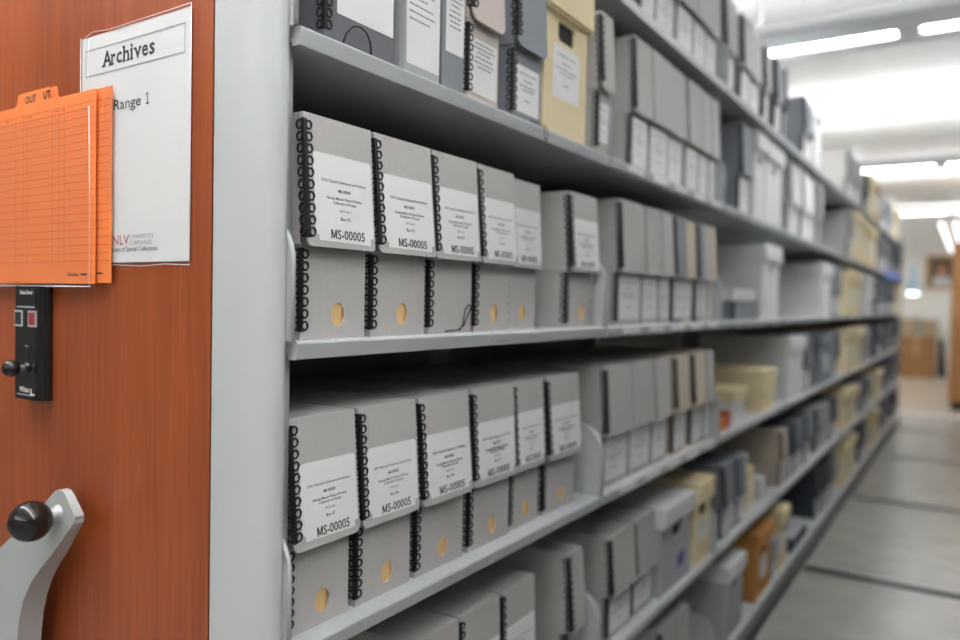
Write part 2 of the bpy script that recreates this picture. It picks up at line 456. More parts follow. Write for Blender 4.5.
for u0, c, nm in ((.004, (.03, .035, .035), 'indicator_dark'), (.044, (.33, .05, .06), 'indicator_red')):
    mb = MB()
    mb.box(u0, u0+.0225, -.0202, -.0185, .110, .134, 0); mb.box(u0+.0022, u0+.0203, -.0206, -.0197, .1125, .1315, 1)
    link('indicator', mb.build('indicator', [STEEL, paint(nm, c, .2)]), lc)
mb = MB(); mb.box(.0378, .0416, -.0197, -.0185, .050, .078); link('lever_slot', mb.build('lever_slot', [DARK]), lc)
kb = MB(); kb.lathe([(.0045, 0), (.0045, .013)], (.0397, -.019, .0485), (0, -1, 0), 16, 1)
kb.lathe([(.008, 0), (.008, .003), (.005, .005)], (.0397, -.0185, .0485), (0, -1, 0), 20, 0)
Rk = .0125
kb.lathe([(Rk*math.sin(a), .010+Rk-Rk*math.cos(a)) for a in [PI*i/14 for i in range(15)]], (.0397, -.019, .0485), (0, -1, 0), 24, 0)
link('lever_knob', kb.build('lever_knob', [GLOSSB, RAIL]), lc)

# crank handle
ch = link('crank_handle', None, RANGE, (0, 0, 0), 'grey three-arm crank handle with a black ball knob')
arm = [(-.3997, .998), (-.392, 1.0035), (-.384, 1.0055), (-.376, 1.0055), (-.3685, 1.0035), (-.3405, .9765), (-.338, .969), (-.3478, .9566), (-.3832, .9134), (-.4041, .892), (-.4201, .8713), (-.4363, .8429), (-.4472, .811), (-.4525, .7758), (-.4549, .716),
       (-.47, .66), (-.60, .60), (-.72, .64), (-.76, .74), (-.71, .83), (-.609, .873), (-.5395, .8866), (-.4977, .9173), (-.4355, .9665)]
def arm_map(u, v, t):                                            # thin at the tip, thicker towards the hub
    th = .012+.022*min(1, max(0, (.985-v)/.13)); return (u-.012, -.050-t*th, v)
mb = MB(); mb.prism(arm, arm_map, 0, 1)
me = mb.build('crank_arm', [CRANK], .005, 4)
for p in me.polygons: p.use_smooth = True
link('crank_arm', me, ch)
mb = MB(); mb.lathe([(.05, 0), (.05, .03), (.04, .034), (.0, .034)], (-.60, -.026, .75), (0, -1, 0), 32); link('crank_hub', mb.build('crank_hub', [CRANK]), ch)
mb = MB(); mb.lathe([(.013, 0), (.013, .006), (.0095, .010), (.0085, .030)], (-.392, -.060, .973), (0, -1, 0), 24)
link('knob_shaft', mb.build('knob_shaft', [CRANK]), ch)
mb = MB(); Rk = .0275
mb.lathe([(Rk*math.sin(a), -Rk*math.cos(a)) for a in [PI*i/20 for i in range(21)]], (-.389, -.103, .972), (0, -1, 0), 36)
link('ball_knob', mb.build('ball_knob', [GLOSSB]), ch)

# ------------------------------------------------------------------ paper sign in a sleeve
sg = thing('range_sign', 'white paper sign reading Archives Range 1 in a clear sleeve on the wood panel', 'sign', (-.275, -.0285, 1.32))
ox, oz = .275, -1.32
fm = lambda y: (lambda u, v: (u+ox, y, v+oz))
mb = MB(); mb.box(-.3985+ox, -.1515+ox, -.0016, -.001, 1.3255+oz, 1.6425+oz, 0)
m1 = fm(-.0020)
# double-line title frame
for (a, b, c, d) in ((-.389, -.163, 1.6225, 1.6245), (-.389, -.163, 1.5865, 1.5885)): quad(mb, a, b, c, d, m1, 2)
for (a, b, c, d) in ((-.389, -.3875, 1.5865, 1.6245), (-.1645, -.163, 1.5865, 1.6245)): quad(mb, a, b, c, d, m1, 2)
# Archives in slab-serif: bold letters with slab feet
letters = [('A', -.346, .0215, .0215), ('r', -.3255, .0105, .0150), ('c', -.3130, .0125, .0155), ('h', -.2975, .0140, .0215), ('i', -.2805, .0050, .0215), ('v', -.2715, .0150, .0150), ('e', -.2545, .0135, .0155), ('s', -.2385, .0120, .0155)]
bz = 1.5955
for ch_, u0, w_, h_ in letters:
    put_text(mb, ch_, u0, bz+h_/2, w_, m1, 1, .02, h_, True)
sf = .0024
def slab(u0, u1, v): quad(mb, u0, u1, v, v+sf, fm(-.0021), 1)
slab(-.3485, -.3395, bz); slab(-.3315, -.3235, bz); slab(-.327, -.3195, bz); slab(-.327, -.323, bz+.0126)
slab(-.2990, -.2920, bz); slab(-.2895, -.2825, bz); slab(-.2990, -.295, bz+.0191); slab(-.2818, -.2742, bz); slab(-.2818, -.2785, bz+.0126)
slab(-.2735, -.2670, bz+.0126); slab(-.2615, -.2555, bz+.0126)
put_text(mb, 'Range', -.3185, 1.5375, .0620, m1, 1, 0, .0190, True)
quad(mb, -.2425, -.2407, 1.5325, 1.5480, m1, 1); quad(mb, -.2455, -.2378, 1.5325, 1.5342, m1, 1); mb.add([m1(-.2460, 1.5440), m1(-.2410, 1.5462), m1(-.2407, 1.5480), m1(-.2460, 1.5455)], [(0, 1, 2, 3)], 1)
put_text(mb, 'UNLV', -.334, 1.356, .053, m1, 3, .0, .0135, True)
quad(mb, -.2790, -.2783, 1.347, 1.364, m1, 4)
put_text(mb, 'UNIVERSITY', -.2745, 1.3600, .049, m1, 4, 0, .0055, True); put_text(mb, 'LIBRARIES', -.2745, 1.3515, .045, m1, 4, 0, .0055, True)
put_text(mb, 'Department of Special Collections', -.345, 1.3425, .127, m1, 5, .006, None, True)
link('paper_sheet', mb.build('paper_sheet', [WHITE, INK, INKL, INKR, INKL, INKG]), sg)
mb = MB(); n = 20                                  # the sleeve bulges a little away from the paper
vs = []
for i in range(n+1):
    for j in range(n+1):
        a = i/n; b = j/n; bul = .0045*math.sin(PI*a)*math.sin(PI*b)**.5
        vs.append((-.400+ox+.250*a, -.0026-bul, 1.3195+oz+.3255*b))
mb.add(vs, [(i*(n+1)+j, (i+1)*(n+1)+j, (i+1)*(n+1)+j+1, i*(n+1)+j+1) for i in range(n) for j in range(n)], 0, True)
link('clear_sleeve', mb.build('clear_sleeve', [SLEEVE]), sg)
mb = MB()
for pts in ([(-.400, 1.6445), (-.400, 1.3195)], [(-.150, 1.6445), (-.150, 1.3195)], [(-.400, 1.3205), (-.32, 1.3225), (-.25, 1.3200), (-.2, 1.3225), (-.150, 1.3205)], [(-.378, 1.6400), (-.382, 1.60), (-.379, 1.56), (-.383, 1.52)], [(-.400, 1.640), (-.37, 1.648), (-.33, 1.6445), (-.15, 1.6455)]):
    mb.tube([(u+ox, -.0030, v+oz) for u, v in pts], .0004, 5)
link('sleeve_edge_glint', mb.build('sleeve_edge_glint', [SLEEVE_GLINT]), sg)  # white lines paint the light caught on the sleeve's edges and fold

# ------------------------------------------------------------------ orange OUT cards
def out_card(label, right, top, bottom, y, tab0, tab1, txt, lines_from):
    L = -.69; t = thing('out_card', label, 'card', (L, y, bottom), 'orange OUT cards in the pocket on the end panel')
    mb = MB(); W = right-L; H = top-bottom; a, b = tab0-L, tab1-L
    P = [(0, 0), (W, 0), (W, H)]+[(b+.006, H), (b, H+.004), (b-.003, H+.017), (b-.006, H+.019), (a+.008, H+.019), (a+.004, H+.017), (a, H+.004), (a-.006, H)]+[(0, H)]
    mb.prism(P, lambda u, v, q: (u, q, v), 0, -.0006, 0)
    m1 = lambda u, v: (u, -.0010, v)
    for zz in (.016, .025): quad(mb, 0, W-.004, H-zz, H-zz-.0007, m1, 1)
    k = 0
    z = H-.036
    while z > .022:
        quad(mb, 0, W-.005, z, z-.0006, m1, 1); z -= .0112
    for u in (-.570, -.545, -.535, -.462, -.4435, -.4295): quad(mb, u-L, u-L+.0007, .026, H-.016, m1, 1)
    for u in (-.60, -.53, -.455, -.437): quad(mb, u-L, u-L+.010, H-.0205, H-.019, m1, 1)
    if txt: put_text(mb, txt, -.5245-L, H+.0075, .033, m1, 2, .01)
    put_text(mb, 'Pendaflex', W-.055, .0135, .028, m1, 2, .01); quad(mb, W-.036, W-.020, .012, .0145, m1, 2)
    link('card_sheet', mb.build('card_sheet', [CARD, CARDL, INK]), t)
    return t
out_card('rear orange OUT card sticking out to the right behind the front one', -.3165, 1.566, 1.2975, -.0335, -.545, -.455, None, 0)
q = out_card('front orange OUT card with printed grid and OUT tab in a clear pocket', -.349, 1.5655, 1.296, -.0375, -.566, -.468, 'OUT', 0)
mb = MB(); put_text(mb, 'UT', -.477+.69, 1.5735-1.296, .021, lambda u, v: (u, -.0011, v), 0, .03)
link('tab_lettering', mb.build('tab_lettering', [INK]), q)
mb = MB(); mb.add([(.0, -.0022, -.004), (.333, -.0022, -.004), (.333, -.0052, .13), (.329, -.0035, .246), (0, -.0035, .246)], [(0, 1, 2, 3, 4)])
pk = thing('clear_pocket', 'clear plastic pocket holding the orange OUT cards on the wood panel', 'pocket', (-.69, -.0375, 1.296))
link('front_film', mb.build('front_film', [SLEEVE]), pk)
mb = MB(); mb.tube([(.331, -.0030, -.004), (.332, -.0040, .13), (.329, -.0036, .246)], .0005, 5); mb.tube([(0, -.0022, -.004), (.332, -.0022, -.004)], .0007, 5)
link('pocket_edge_glint', mb.build('pocket_edge_glint', [SLEEVE_GLINT]), pk)  # highlight along the pocket's edges, painted as thin white lines

# ------------------------------------------------------------------ boxes: nearest bay
ORD = ['first', 'second', 'third', 'fourth', 'fifth', 'sixth', 'seventh', 'eighth', 'ninth', 'tenth', 'eleventh', 'twelfth', 'thirteenth', 'fourteenth']
SHN = {'A': 'top shelf', 'B': 'second shelf', 'C': 'third shelf', 'D': 'fourth shelf', 'E': 'fifth shelf', 'F': 'lowest shelf'}
Cx = [(.034, .152, -.022), (.165, .287, -.023), (.298, .415, -.024), (.429, .541, -.027), (.565, .680, -.050), (.768, .897, -.027)]
posC = ['beside the grey corner post', 'second from the corner post', 'third from the corner post, with black cord', 'fourth from the corner post', 'set back, fifth from the corner post', 'last before the rounded bracket']
for i, (a, b, x) in enumerate(Cx):
    lab = 'grey MS-00005 document box on the third shelf, '+posC[i]
    o = doc('document_box', lab, a, b, x, LV['C'], 'g', 'm', .278, .34, .116, (.012, .015, .013, .014, .010, .012)[i], .006, 'grey MS-00005 document boxes', '%02d' % (i+1), hole=(i != 2), label_z=(.124, .234) if i == 0 else (.124, .226))
    if i == 2:
        pts = [(.004, .040, .0035), (.006, .070, .005), (.009, .084, .012), (.010, .098, .034), (.011, .102, .043), (.011, .096, .046), (.010, .086, .038), (.009, .082, .014), (.006, .076, .004)]
        m2 = MB(); m2.tube(pts, .0011, 6); link('pull_cord', m2.build('pull_cord', [CORD]), o)
Dx = [(.024, .136, -.030), (.150, .270, -.030), (.283, .411, -.030), (.428, .560, -.030), (.572, .682, -.036), (.698, .838, -.034)]
posD = ['beside the grey corner post', 'second from the corner post', 'third from the corner post', 'fourth from the corner post', 'fifth from the corner post', 'last before the rounded bracket']
for i, (a, b, x) in enumerate(Dx):
    lab = 'grey MS-00005 document box on the fourth shelf, '+posD[i]
    doc('document_box', lab, a, b, x, LV['D'], 'g', 'm', .275, .34, .112, (.014, .012, .014, .010, .011, .013)[i], .008, 'grey MS-00005 document boxes', '%02d' % (i+7), label_z=(.122, .219))
Ex = [(.285, .402, -.034), (.412, .532, -.034), (.545, .662, -.034)]
for i, (a, b, x) in enumerate(Ex):
    doc('document_box', 'grey document box on the fifth shelf of nearest bay, '+['lowest in the frame', 'middle of three', 'left of the open-flapped box'][i], a, b, x, LV['E'], 'g', 'm', .268, .34, .116, .006, .003, 'grey MS-00005 document boxes', '%02d' % (i+13), label_z=(.10, .20))
doc('document_box', 'narrow grey document box with its flap tilted forward, fifth shelf, by rounded bracket', .805, .870, -.030, LV['E'], 'g', 'n', .268, .34, .10, .014, .004)

# second shelf, nearest bay
Bz = LV['B']
rows6 = [(.08, .66), (.16, .8), (.24, .5), (.33, .62), (.42, .7), (.5, .55), (.58, .62)]
o = doc('document_box', 'dark grey document box with big white label and looped black cord, by corner post', .053, .186, -.006, Bz, 'G', 'd', .29, .33, .155, .006, .003, None, body_color='G', label_z=(.036, .150), rows=rows6, lab=(.16, .98))
m2 = MB(); m2.tube([(.003+.004*math.sin(PI*k/12), .055-.024*math.cos(PI*k/12)+.004*k/12, .001+.027*math.sin(PI*k/12)) for k in range(13)], .0012, 6); link('pull_cord', m2.build('pull_cord', [CORD]), o)
rowsd = [(.05+.052*k, [.82, .9, .7, .86, .6][k % 5]) for k in range(13)]
doc('document_box', 'narrow grey box fronted by a tall white label of dense text, second shelf', .210, .290, -.005, Bz, 's', 'd', .28, .33, .215, .004, .002, None, label_z=(.012, .210), rows=rowsd, dense=True, lab=(.02, .99), combs=False)
doc('document_box', 'slim blue-grey box with white mid label, right of the dense white label', .297, .354, -.005, Bz, 'b', 'd', .28, .33, .195, .004, .002, None, label_z=(.055, .150), rows=rows6, lab=(.04, .98), combs=False)
doc('document_box', 'pinkish beige document box with rounded flap on second shelf', .367, .457, -.006, Bz, 'q', 'd', .285, .33, .120, .008, .014, None, body_color='q', label_z=(.010, .098), lab=(.05, .95), rows=rows6[:6])
o = doc('document_box', 'slate grey document box with rounded flap, left of the cream carton', .506, .606, -.006, Bz, 'b', 'd', .29, .33, .120, .008, .012, None, body_color='b', label_z=(.012, .094))
m2 = MB(); m2.tube([(.002, .06, .004), (.008, .085, .003), (.0105, .098, -.004), (.011, .100, -.022), (.011, .106, -.028), (.011, .110, -.020), (.0105, .112, -.004), (.008, .10, .004)], .0009, 6); link('pull_cord', m2.build('pull_cord', [CORD]), o)
carton('storage_carton', 'cream yellow carton with handle slot on the second shelf, nearest bay', .617, .798, -.006, Bz, 'y', .30, .38, .075, 'slot')
doc('document_box', 'narrow pale grey document box right of the cream yellow carton', .850, .910, -.004, Bz, 'g', 'd', .29, .33, .128, .010, .012, None, label_z=(.022, .104), lab=(.01, .99))

# ------------------------------------------------------------------ boxes: the other bays (kind colour y0 y1)
ROWS = {
 'A':'d k 1.133 1.236|d g 1.258 1.398|d g 1.406 1.537|d g 1.547 1.663|d g 1.673 1.790|d g 1.848 1.905|d g 1.929 1.991|d g 2.076 2.209|d g 2.218 2.362|d g 2.410 2.494|d b 2.610 2.728|d k 2.773 2.824|d b 3.245 3.457|c w 3.488 3.642|d g 4.677 5.034|d p 5.059 5.410|d k 5.678 5.804|c y 5.849 6.177|c o 6.198 6.386|d w 6.681 6.882|d k 6.925 7.148|d k 7.175 7.300|d b 7.594 7.846|c y 7.901 8.204|c y 8.277 8.496',
 'B':'d g 1.093 1.209|d g 1.216 1.354|d g 1.362 1.483|d g 1.505 1.621|d g 1.632 1.726|d g 1.734 1.812|d b 2.096 2.244|c w 2.259 2.422|c w 2.436 2.722|d w 2.939 3.156|d w 3.229 3.492|d b 3.509 3.607|d w 3.685 3.774|d g 4.805 5.021|c y 5.046 5.308|c y 5.506 5.641|c y 5.777 6.072|c y 6.107 6.380|d b 6.649 6.829|d k 6.855 7.044|d b 7.071 7.271|d k 7.330 7.512|d b 7.714 7.904|d k 7.937 8.126|d k 8.245 8.347|d k 8.566 8.795|d b 8.835 9.077',
 'C':'d g 1.040 1.192|d g 1.203 1.311|d g 1.316 1.398|d b 1.414 1.508|d t 1.517 1.614|d b 1.624 1.683|d g 1.693 1.752|d t 1.760 1.806|c w 2.434 2.722|c w 3.809 4.110|d b 4.146 4.372|d b 4.392 4.550|c y 4.796 5.159|c y 5.190 5.462|c w 5.750 6.039|d w 6.066 6.318|d b 6.420 6.541|d b 6.722 6.903|d k 6.928 7.119|d b 7.146 7.300|d k 7.357 7.520|d b 7.720 7.929|d k 7.961 8.149|d b 8.245 8.368|c y 8.622 8.970',
 'D':'d g .972 1.122|d g 1.134 1.278|d g 1.293 1.397|d t 1.446 1.565|d t 1.612 1.732|d g 1.740 1.812|c w 2.948 3.319|d k 3.370 3.490|d b 3.504 3.616|d b 3.676 3.725|c b 3.843 4.200|d b 4.222 4.388|d v 4.408 4.550|c y 4.800 5.094|c y 5.119 5.435|c y 5.506 5.617|d t 5.755 6.007|d b 6.040 6.280|d b 6.420 6.498|d k 6.698 6.892|d b 6.917 7.149|d k 7.175 7.295|d b 7.675 7.879|d k 7.911 8.105|d b 8.245 8.365|d k 8.640 8.880|d b 8.918 9.110',
 'E':'d g 1.022 1.174|d g 1.183 1.330|c s 1.355 1.610|c y 1.652 1.808|d b 1.967 2.099|d k 2.105 2.187|d b 2.194 2.272|d t 2.895 3.000|d k 3.010 3.110|d k 3.122 3.227|d b 3.239 3.364|d k 3.376 3.482|d b 3.495 3.635|d s 3.829 4.024|d s 4.041 4.234|d k 4.252 4.404|d v 4.423 4.550|c y 4.777 5.129|c y 5.154 5.462|d b 5.759 5.976|d k 6.008 6.174|d s 6.208 6.380|c y 6.721 7.048|c t 7.090 7.295|d k 7.641 7.893|d k 7.945 8.204|d b 8.270 8.501|d k 8.669 8.920|d b 8.959 9.110',
 'F':'n g 1.383 1.507|n g 1.516 1.634|c s 2.027 2.254|c o 2.459 2.722|c y 2.883 3.051|d k 3.862 4.007|d k 4.024 4.161|d k 4.178 4.342|d b 4.361 4.550|c y 4.811 5.163|c y 5.188 5.462|d k 5.732 5.946|d b 5.977 6.206|c y 6.240 6.380|c y 6.712 7.034|d k 7.076 7.293|d b 7.345 7.522|d k 7.714 7.967|d b 8.009 8.204|d k 8.637 8.883|d b 8.921 9.110',
}
HS = {'A': .308, 'B': .318, 'C': .296, 'D': .280, 'E': .248, 'F': .268}
CN = {'g': 'grey', 's': 'light grey', 'b': 'blue-grey', 'k': 'charcoal', 'v': 'dark purplish', 't': 'beige', 'p': 'pale green-grey', 'w': 'white', 'y': 'cream yellow', 'o': 'orange-brown'}
BN = {k: ORD[k]+' bay' for k in range(1, 10)}; BN[9] = 'farthest bay'
for s, txt in ROWS.items():
    L = []
    for e in txt.split('|'):
        k, c, a, b = e.split(); a = float(a); b = float(b)
        if k == 'd' and b-a > .185:
            m = (a+b)/2; L += [(k, c, a, m-.004), (k, c, m+.004, b)]
        else: L.append((k, c, a, b))
    cnt = {}
    for k, c, a, b in L:
        bay = int((a+b)/2/BAY); cnt.setdefault(bay, []).append((k, c, a, b))
    for bay, items in cnt.items():
        seen = {}
        tot = {}
        for it in items: tot[(it[0] == 'c', it[1])] = tot.get((it[0] == 'c', it[1]), 0)+1
        prev = -9
        for n, (k, c, a, b) in enumerate(items):
            gap = a-prev; prev = b
            key = (k == 'c', c); i = seen.get(key, 0); seen[key] = i+1
            nm = CN[c]+(' lidded carton' if k == 'c' else ' document box')
            if tot[key] == 1: lab = 'only %s on the %s in the %s from wood panel' % (nm, SHN[s], BN[bay])
            else: lab = '%s of %d %ss, %s, %s from wood panel' % (ORD[i], tot[key], nm.replace('boxs', 'boxes'), SHN[s], BN[bay])
            lab = lab.replace('boxs', 'boxes')
            rnd = random.Random(int(a*1000)+ord(s))
            g = ('%s on the %s' % ('cartons' if k == 'c' else 'document boxes', SHN[s]))
            if k == 'c':
                h = HS[s]+rnd.uniform(-.006, .010)
                carton('storage_carton', lab, a, b, -.018, LV[s], c, round(h, 3), .39, .055 if c in 'so' else .066, 'slot' if c in 'yo' or (s == 'E' and bay == 1) else 'oval', lab=(c not in 'ws'), group=g, mark=(c == 's' and s == 'E'), lid_color='w' if c == 's' else None)
            else:
                h = HS[s] if bay == 1 else HS[s]+rnd.uniform(-.008, .008)
                h = round(h, 3)
                x = -.026-rnd.uniform(0, .008)
                bc = c; b = b-.005
                
                doc('document_box', lab, a, b, x, LV[s], c, 'n' if k == 'n' else 'd', h, .33, round(h*.43, 3), .010, .010 if c == 't' else .004, g, body_color=bc, label_z=(.014, round(h*.43, 3)-.008), lab=(.05, .97), combs=(n == 0 or gap > .03 or c in 'kv' or bay == 1 and (s == 'E' or c == 'b')))

# loose stacks and odd boxes
flatbox('flat_box', 'low grey flat box with white lid before the white carton, third shelf', 2.04, 2.36, -.022, LV['C'], 'b', .110, .30, .040, 'w', None, True)
D = LV['D']
flatbox('flat_box', 'lower cream flat box under its twin on the fourth shelf', 2.50, 2.735, -.025, D, 'y', .082, .40, .03, group='cream flat boxes stacked on the fourth shelf')
flatbox('flat_box', 'upper cream flat box on top of its twin on the fourth shelf', 2.49, 2.74, -.022, D+.082, 'y', .086, .40, .035, group='cream flat boxes stacked on the fourth shelf')
mb = MB()
for k in range(7): mb.box(-.26+.004*(k % 3), -.004*(k % 2), .005*(k % 3), .20-.006*(k % 2), .010*k, .010*k+.0095)
thing('paper_stack', 'stack of loose white papers under a small cream box, fourth shelf', 'papers', (-.06, 2.20, D), None, mb.build('paper_stack', [WPAPER]))
flatbox('flat_box', 'small cream flat box lying on the white papers, fourth shelf', 2.21, 2.41, -.055, D+.0695, 'y', .042, .25, .02)
mb = MB(); mb.box(-.05, 0, 0, .055, 0, .058); a_ = thing('packet', 'small red packet beside bracket at front of fourth shelf', 'packet', (-.03, 2.02, D), None, mb.build('packet', [REDM], .003))
mb = MB(); mb.box(-.05, 0, 0, .045, 0, .045); thing('packet', 'small orange packet near the red packet on fourth shelf', 'packet', (-.028, 1.965, D), None, mb.build('packet', [ORGM], .003))
E_ = LV['E']
mb = MB()
for k in range(9): mb.box(-.30+.005*(k % 2), -.006*(k % 3), .006*(k % 3), .26-.006*(k % 2), .011*k, .011*k+.0105)
thing('paper_stack', 'stack of cream paper folders behind the dark document boxes, fifth shelf', 'papers', (-.05, 2.30, E_), None, mb.build('paper_stack', [CREAMP]))
flatbox('flat_box', 'cream flat box on top of the cream folders, fifth shelf', 2.31, 2.56, -.06, E_+.0985, 'y', .055, .30, .025)
mb = MB()
for k in range(6): mb.box(-.24, -.005*(k % 2), .004*(k % 3), .17, .010*k, .010*k+.0095)
thing('paper_stack', 'small heap of white papers on top of the cream flat box, fifth shelf', 'papers', (-.07, 2.34, E_+.1535), None, mb.build('paper_stack', [WPAPER]))
mb = MB()
for k in range(8): mb.box(-.28, -.005*(k % 2), .004*(k % 3), .10-.003*(k % 2), .011*k, .011*k+.0105)
thing('paper_stack', 'lower heap of pale folders at far end of second bay, fifth shelf', 'papers', (-.04, 2.60, E_), None, mb.build('paper_stack', [WPAPER]))
flatbox('flat_box', 'low charcoal flat box with blue-grey lid on the lowest shelf, fourth bay', 3.20, 3.58, -.02, LV['F'], 'k', .068, .38, .012, 's')
doc('document_box', 'short pale grey box right of the orange-brown carton on lowest shelf', 2.765, 2.865, -.022, LV['F'], 's', 'd', .165, .33, .075, .003, .002, None, label_z=(.01, .068), combs=False)
mb = MB(); mb.box(.0005, .006, 0, 1.75, -.05, .035); mb.box(-.02, .0005, 0, 1.75, .0005, .003)
thing('blue_strip', 'blue plastic strip clipped to far end of the second shelf edge', 'strip', (.0, 7.0, LV['B']), None, mb.build('blue_strip', [BLUE], .001))

# ------------------------------------------------------------------ the room
CZ = 3.15
mb = MB(); mb.box(-3.6, 3.6, -6, 10.0, -.05, 0); mb.box(-3.6, 3.6, 10.0, 16.5, -.05, 0, 1); structure('floor', mb.build('floor', [FLOORM, FLOORT]))
mb = MB(); mb.box(-3.6, 3.6, 9.9, 10.1, 0, .004); structure('trim_1', mb.build('trim_1', [paint('white_strip', (.72, .72, .71), .4)]))
mb = MB(); mb.box(-3.6, 3.6, -6, 16.5, CZ, CZ+.05); structure('ceiling', mb.build('ceiling', [CEILM]))
TB = paint('ceiling_bar', (.84, .85, .86), .5)
mb = MB()
for x in (-2.46, -1.24, -.02, 1.20, 2.42): mb.box(x-.014, x+.014, -5, 16.5, CZ-.006, CZ+.001)
for k in range(9): mb.box(-3.6, 3.6, -4.2+2.44*k-.012, -4.2+2.44*k+.012, CZ-.005, CZ+.001)
structure('trim_2', mb.build('trim_2', [TB]))
for nm, a in (('wall_left', (-3.7, -3.6, -6, 16.5)), ('wall_right', (3.6, 3.7, -6, 16.5)), ('wall_back', (-3.7, 3.7, 16.45, 16.55)), ('wall_front', (-3.7, 3.7, -6.1, -6))):
    mb = MB(); mb.box(*a, 0, CZ); structure(nm, mb.build(nm, [WALLM if nm == 'wall_back' else WALLD]))
mb = MB()
for i, y in enumerate((-1.87, -.13, 1.61, 3.35, 5.04, 6.82, 8.56)):
    mb = MB()
    mb.box(.012, 3.55, y-.060, y-.040, 0, .002, 0); mb.box(.012, 3.55, y-.040, y+.040, 0, .0006, 1); mb.box(.012, 3.55, y+.040, y+.060, 0, .002, 0)
    structure('trim_%d' % (i+3), mb.build('floor_rail', [RAIL, GROOVE]))

# suspended linear fixtures
LENS = emis('lamp_diffuser', (.985, .987, .98), 56)
UPL = emis('lamp_uplight', (.985, .987, .98), 25)
HOUS = paint('fixture_grey', (.60, .61, .62), .4, 0, .01)
def fixture(yc, label, first=None):
    t = thing('pendant_light_fixture', label, 'light fixture', (0, yc, 2.55), 'suspended fluorescent fixtures')
    if first:
        for c in first.children:
            o = c.copy(); COL.objects.link(o); o.parent = t
        return t
    x0, x1 = -3.2, 3.2
    mb = MB(); mb.box(x0, x1, -.235, -.010, 0, .035); mb.box(x0, x1, .075, .205, 0, .035); mb.box(x0, x1, -.18, .16, .04, .075)
    for xc in (-3.2, -2.125, -.87, .385, 1.64, 2.89): mb.box(max(xc-.05, x0), xc+.05, -.010, .075, 0, .035)
    link('housing', mb.build('housing', [HOUS], .006, 2), t)
    for a, b in ((-2.075, -.92), (-.82, .335), (.435, 1.59), (1.69, 2.84)):
        mb = MB(); mb.box(a+.004, b-.004, -.009, .070, .006, .030); link('lamp_lens', mb.build('lamp_lens', [LENS]), t)
        mb = MB()
        n = 46
        for k in range(n):
            x = a+(b-a)*(k+.5)/n; mb.add([(x-.005, -.010, .001), (x+.005, -.010, .001), (x, .006, .001), (x-.005, -.010, .006), (x+.005, -.010, .006), (x, .006, .006)], [(0, 2, 1), (3, 4, 5), (0, 1, 4, 3), (1, 2, 5, 4), (2, 0, 3, 5)])
        link('louver', mb.build('louver', [HOUS]), t)
    mb = MB(); mb.box(x0+.2, x1-.2, -.13, .11, .077, .082); link('uplight_lens', mb.build('uplight_lens', [UPL]), t)
    for x in (-2.8, -1.54, -.3, .95, 2.2):
        mb = MB(); mb.tube([(x, .145, .07), (x, .145, CZ-2.55)], .0022, 6); link('hanger', mb.build('hanger', [RAIL]), t)
    return t
F1 = fixture(3.345, 'long suspended fluorescent light fixture nearest overhead above the shelving')
fixture(7.21, 'second suspended fluorescent fixture down the aisle', F1)
fixture(11.0, 'third and farthest crosswise suspended fluorescent fixture', F1)
fr_ = fixture(15.0, 'short unseen fixture added to brighten the back wall from the right', F1); fr_.location.x = 2.25; fr_.scale.x = .36  # out-of-view fixture added to brighten the back wall
fr_ = fixture(15.0, 'short unseen fixture added to brighten the back wall from the left', F1); fr_.location.x = -2.35; fr_.scale.x = .36  # its unseen counterpart, added for more light on the same wall
fixture(-.5, 'suspended fluorescent fixture above the orange wood end panel', F1)
fixture(-4.3, 'suspended fluorescent fixture behind the viewpoint near front wall', F1)
t = thing('twin_tube_light', 'twin-tube light running lengthwise at the far end of the room', 'light fixture', (.36, 10.5, 2.35))
for x in (-.07, .09):
    mb = MB(); mb.tube([(x, 0, 0), (x, 5.3, 0)], .016, 10); link('light_tube', mb.build('light_tube', [emis('far_tube', (.95, .98, 1), 3)]), t)
mb = MB(); mb.box(-.11, .13, 0, 5.3, .034, .07); link('housing', mb.build('housing', [HOUS], .005), t)
for y in (1.2, 4.9):
    mb = MB(); mb.tube([(0.01, y, .07), (0.01, y, CZ-2.35)], .004, 6); link('hanger', mb.build('hanger', [STEEL]), t)

# ------------------------------------------------------------------ far end of the room
t = thing('portrait_picture', 'gold framed portrait of a dark-haired person in white on back wall', 'picture', (.13, 16.445, 1.66))
mb = MB()
W2, H2, fwid = .265, .66, .06
mb.box(-W2, W2, -.03, 0, 0, fwid); mb.box(-W2, W2, -.03, 0, H2-fwid, H2); mb.box(-W2, -W2+fwid, -.03, 0, fwid, H2-fwid); mb.box(W2-fwid, W2, -.03, 0, fwid, H2-fwid)
link('frame', mb.build('frame', [paint('gold_frame', (.42, .25, .10), .4, .2, .1)], .006), t)
mb = MB()
mb.box(-W2+.05, W2-.05, -.012, -.002, .05, H2-.05, 0)
m1 = lambda k: (lambda u, v: (u, -.013-k*.0006, v))
def blob(cu, cv, ru, rv, mi, k):
    mb.add([m1(k)(cu+ru*math.cos(2*PI*i/24), cv+rv*math.sin(2*PI*i/24)) for i in range(24)], [tuple(range(24))], mi)
mb.add([m1(1)(u, v) for u, v in [(-.17, .055), (.17, .055), (.15, .20), (.08, .26), (-.08, .26), (-.15, .20)]], [tuple(range(6))], 1)
blob(0, .43, .105, .12, 2, 2); blob(0, .385, .075, .105, 3, 3); blob(0, .27, .04, .05, 3, 2.5)
link('canvas', mb.build('canvas', [paint('canvas_dark', (.13, .10, .065), .6), paint('canvas_white', (.55, .56, .62), .6), paint('canvas_hair', (.03, .022, .018), .6), paint('canvas_skin', (.42, .20, .11), .6)]), t)

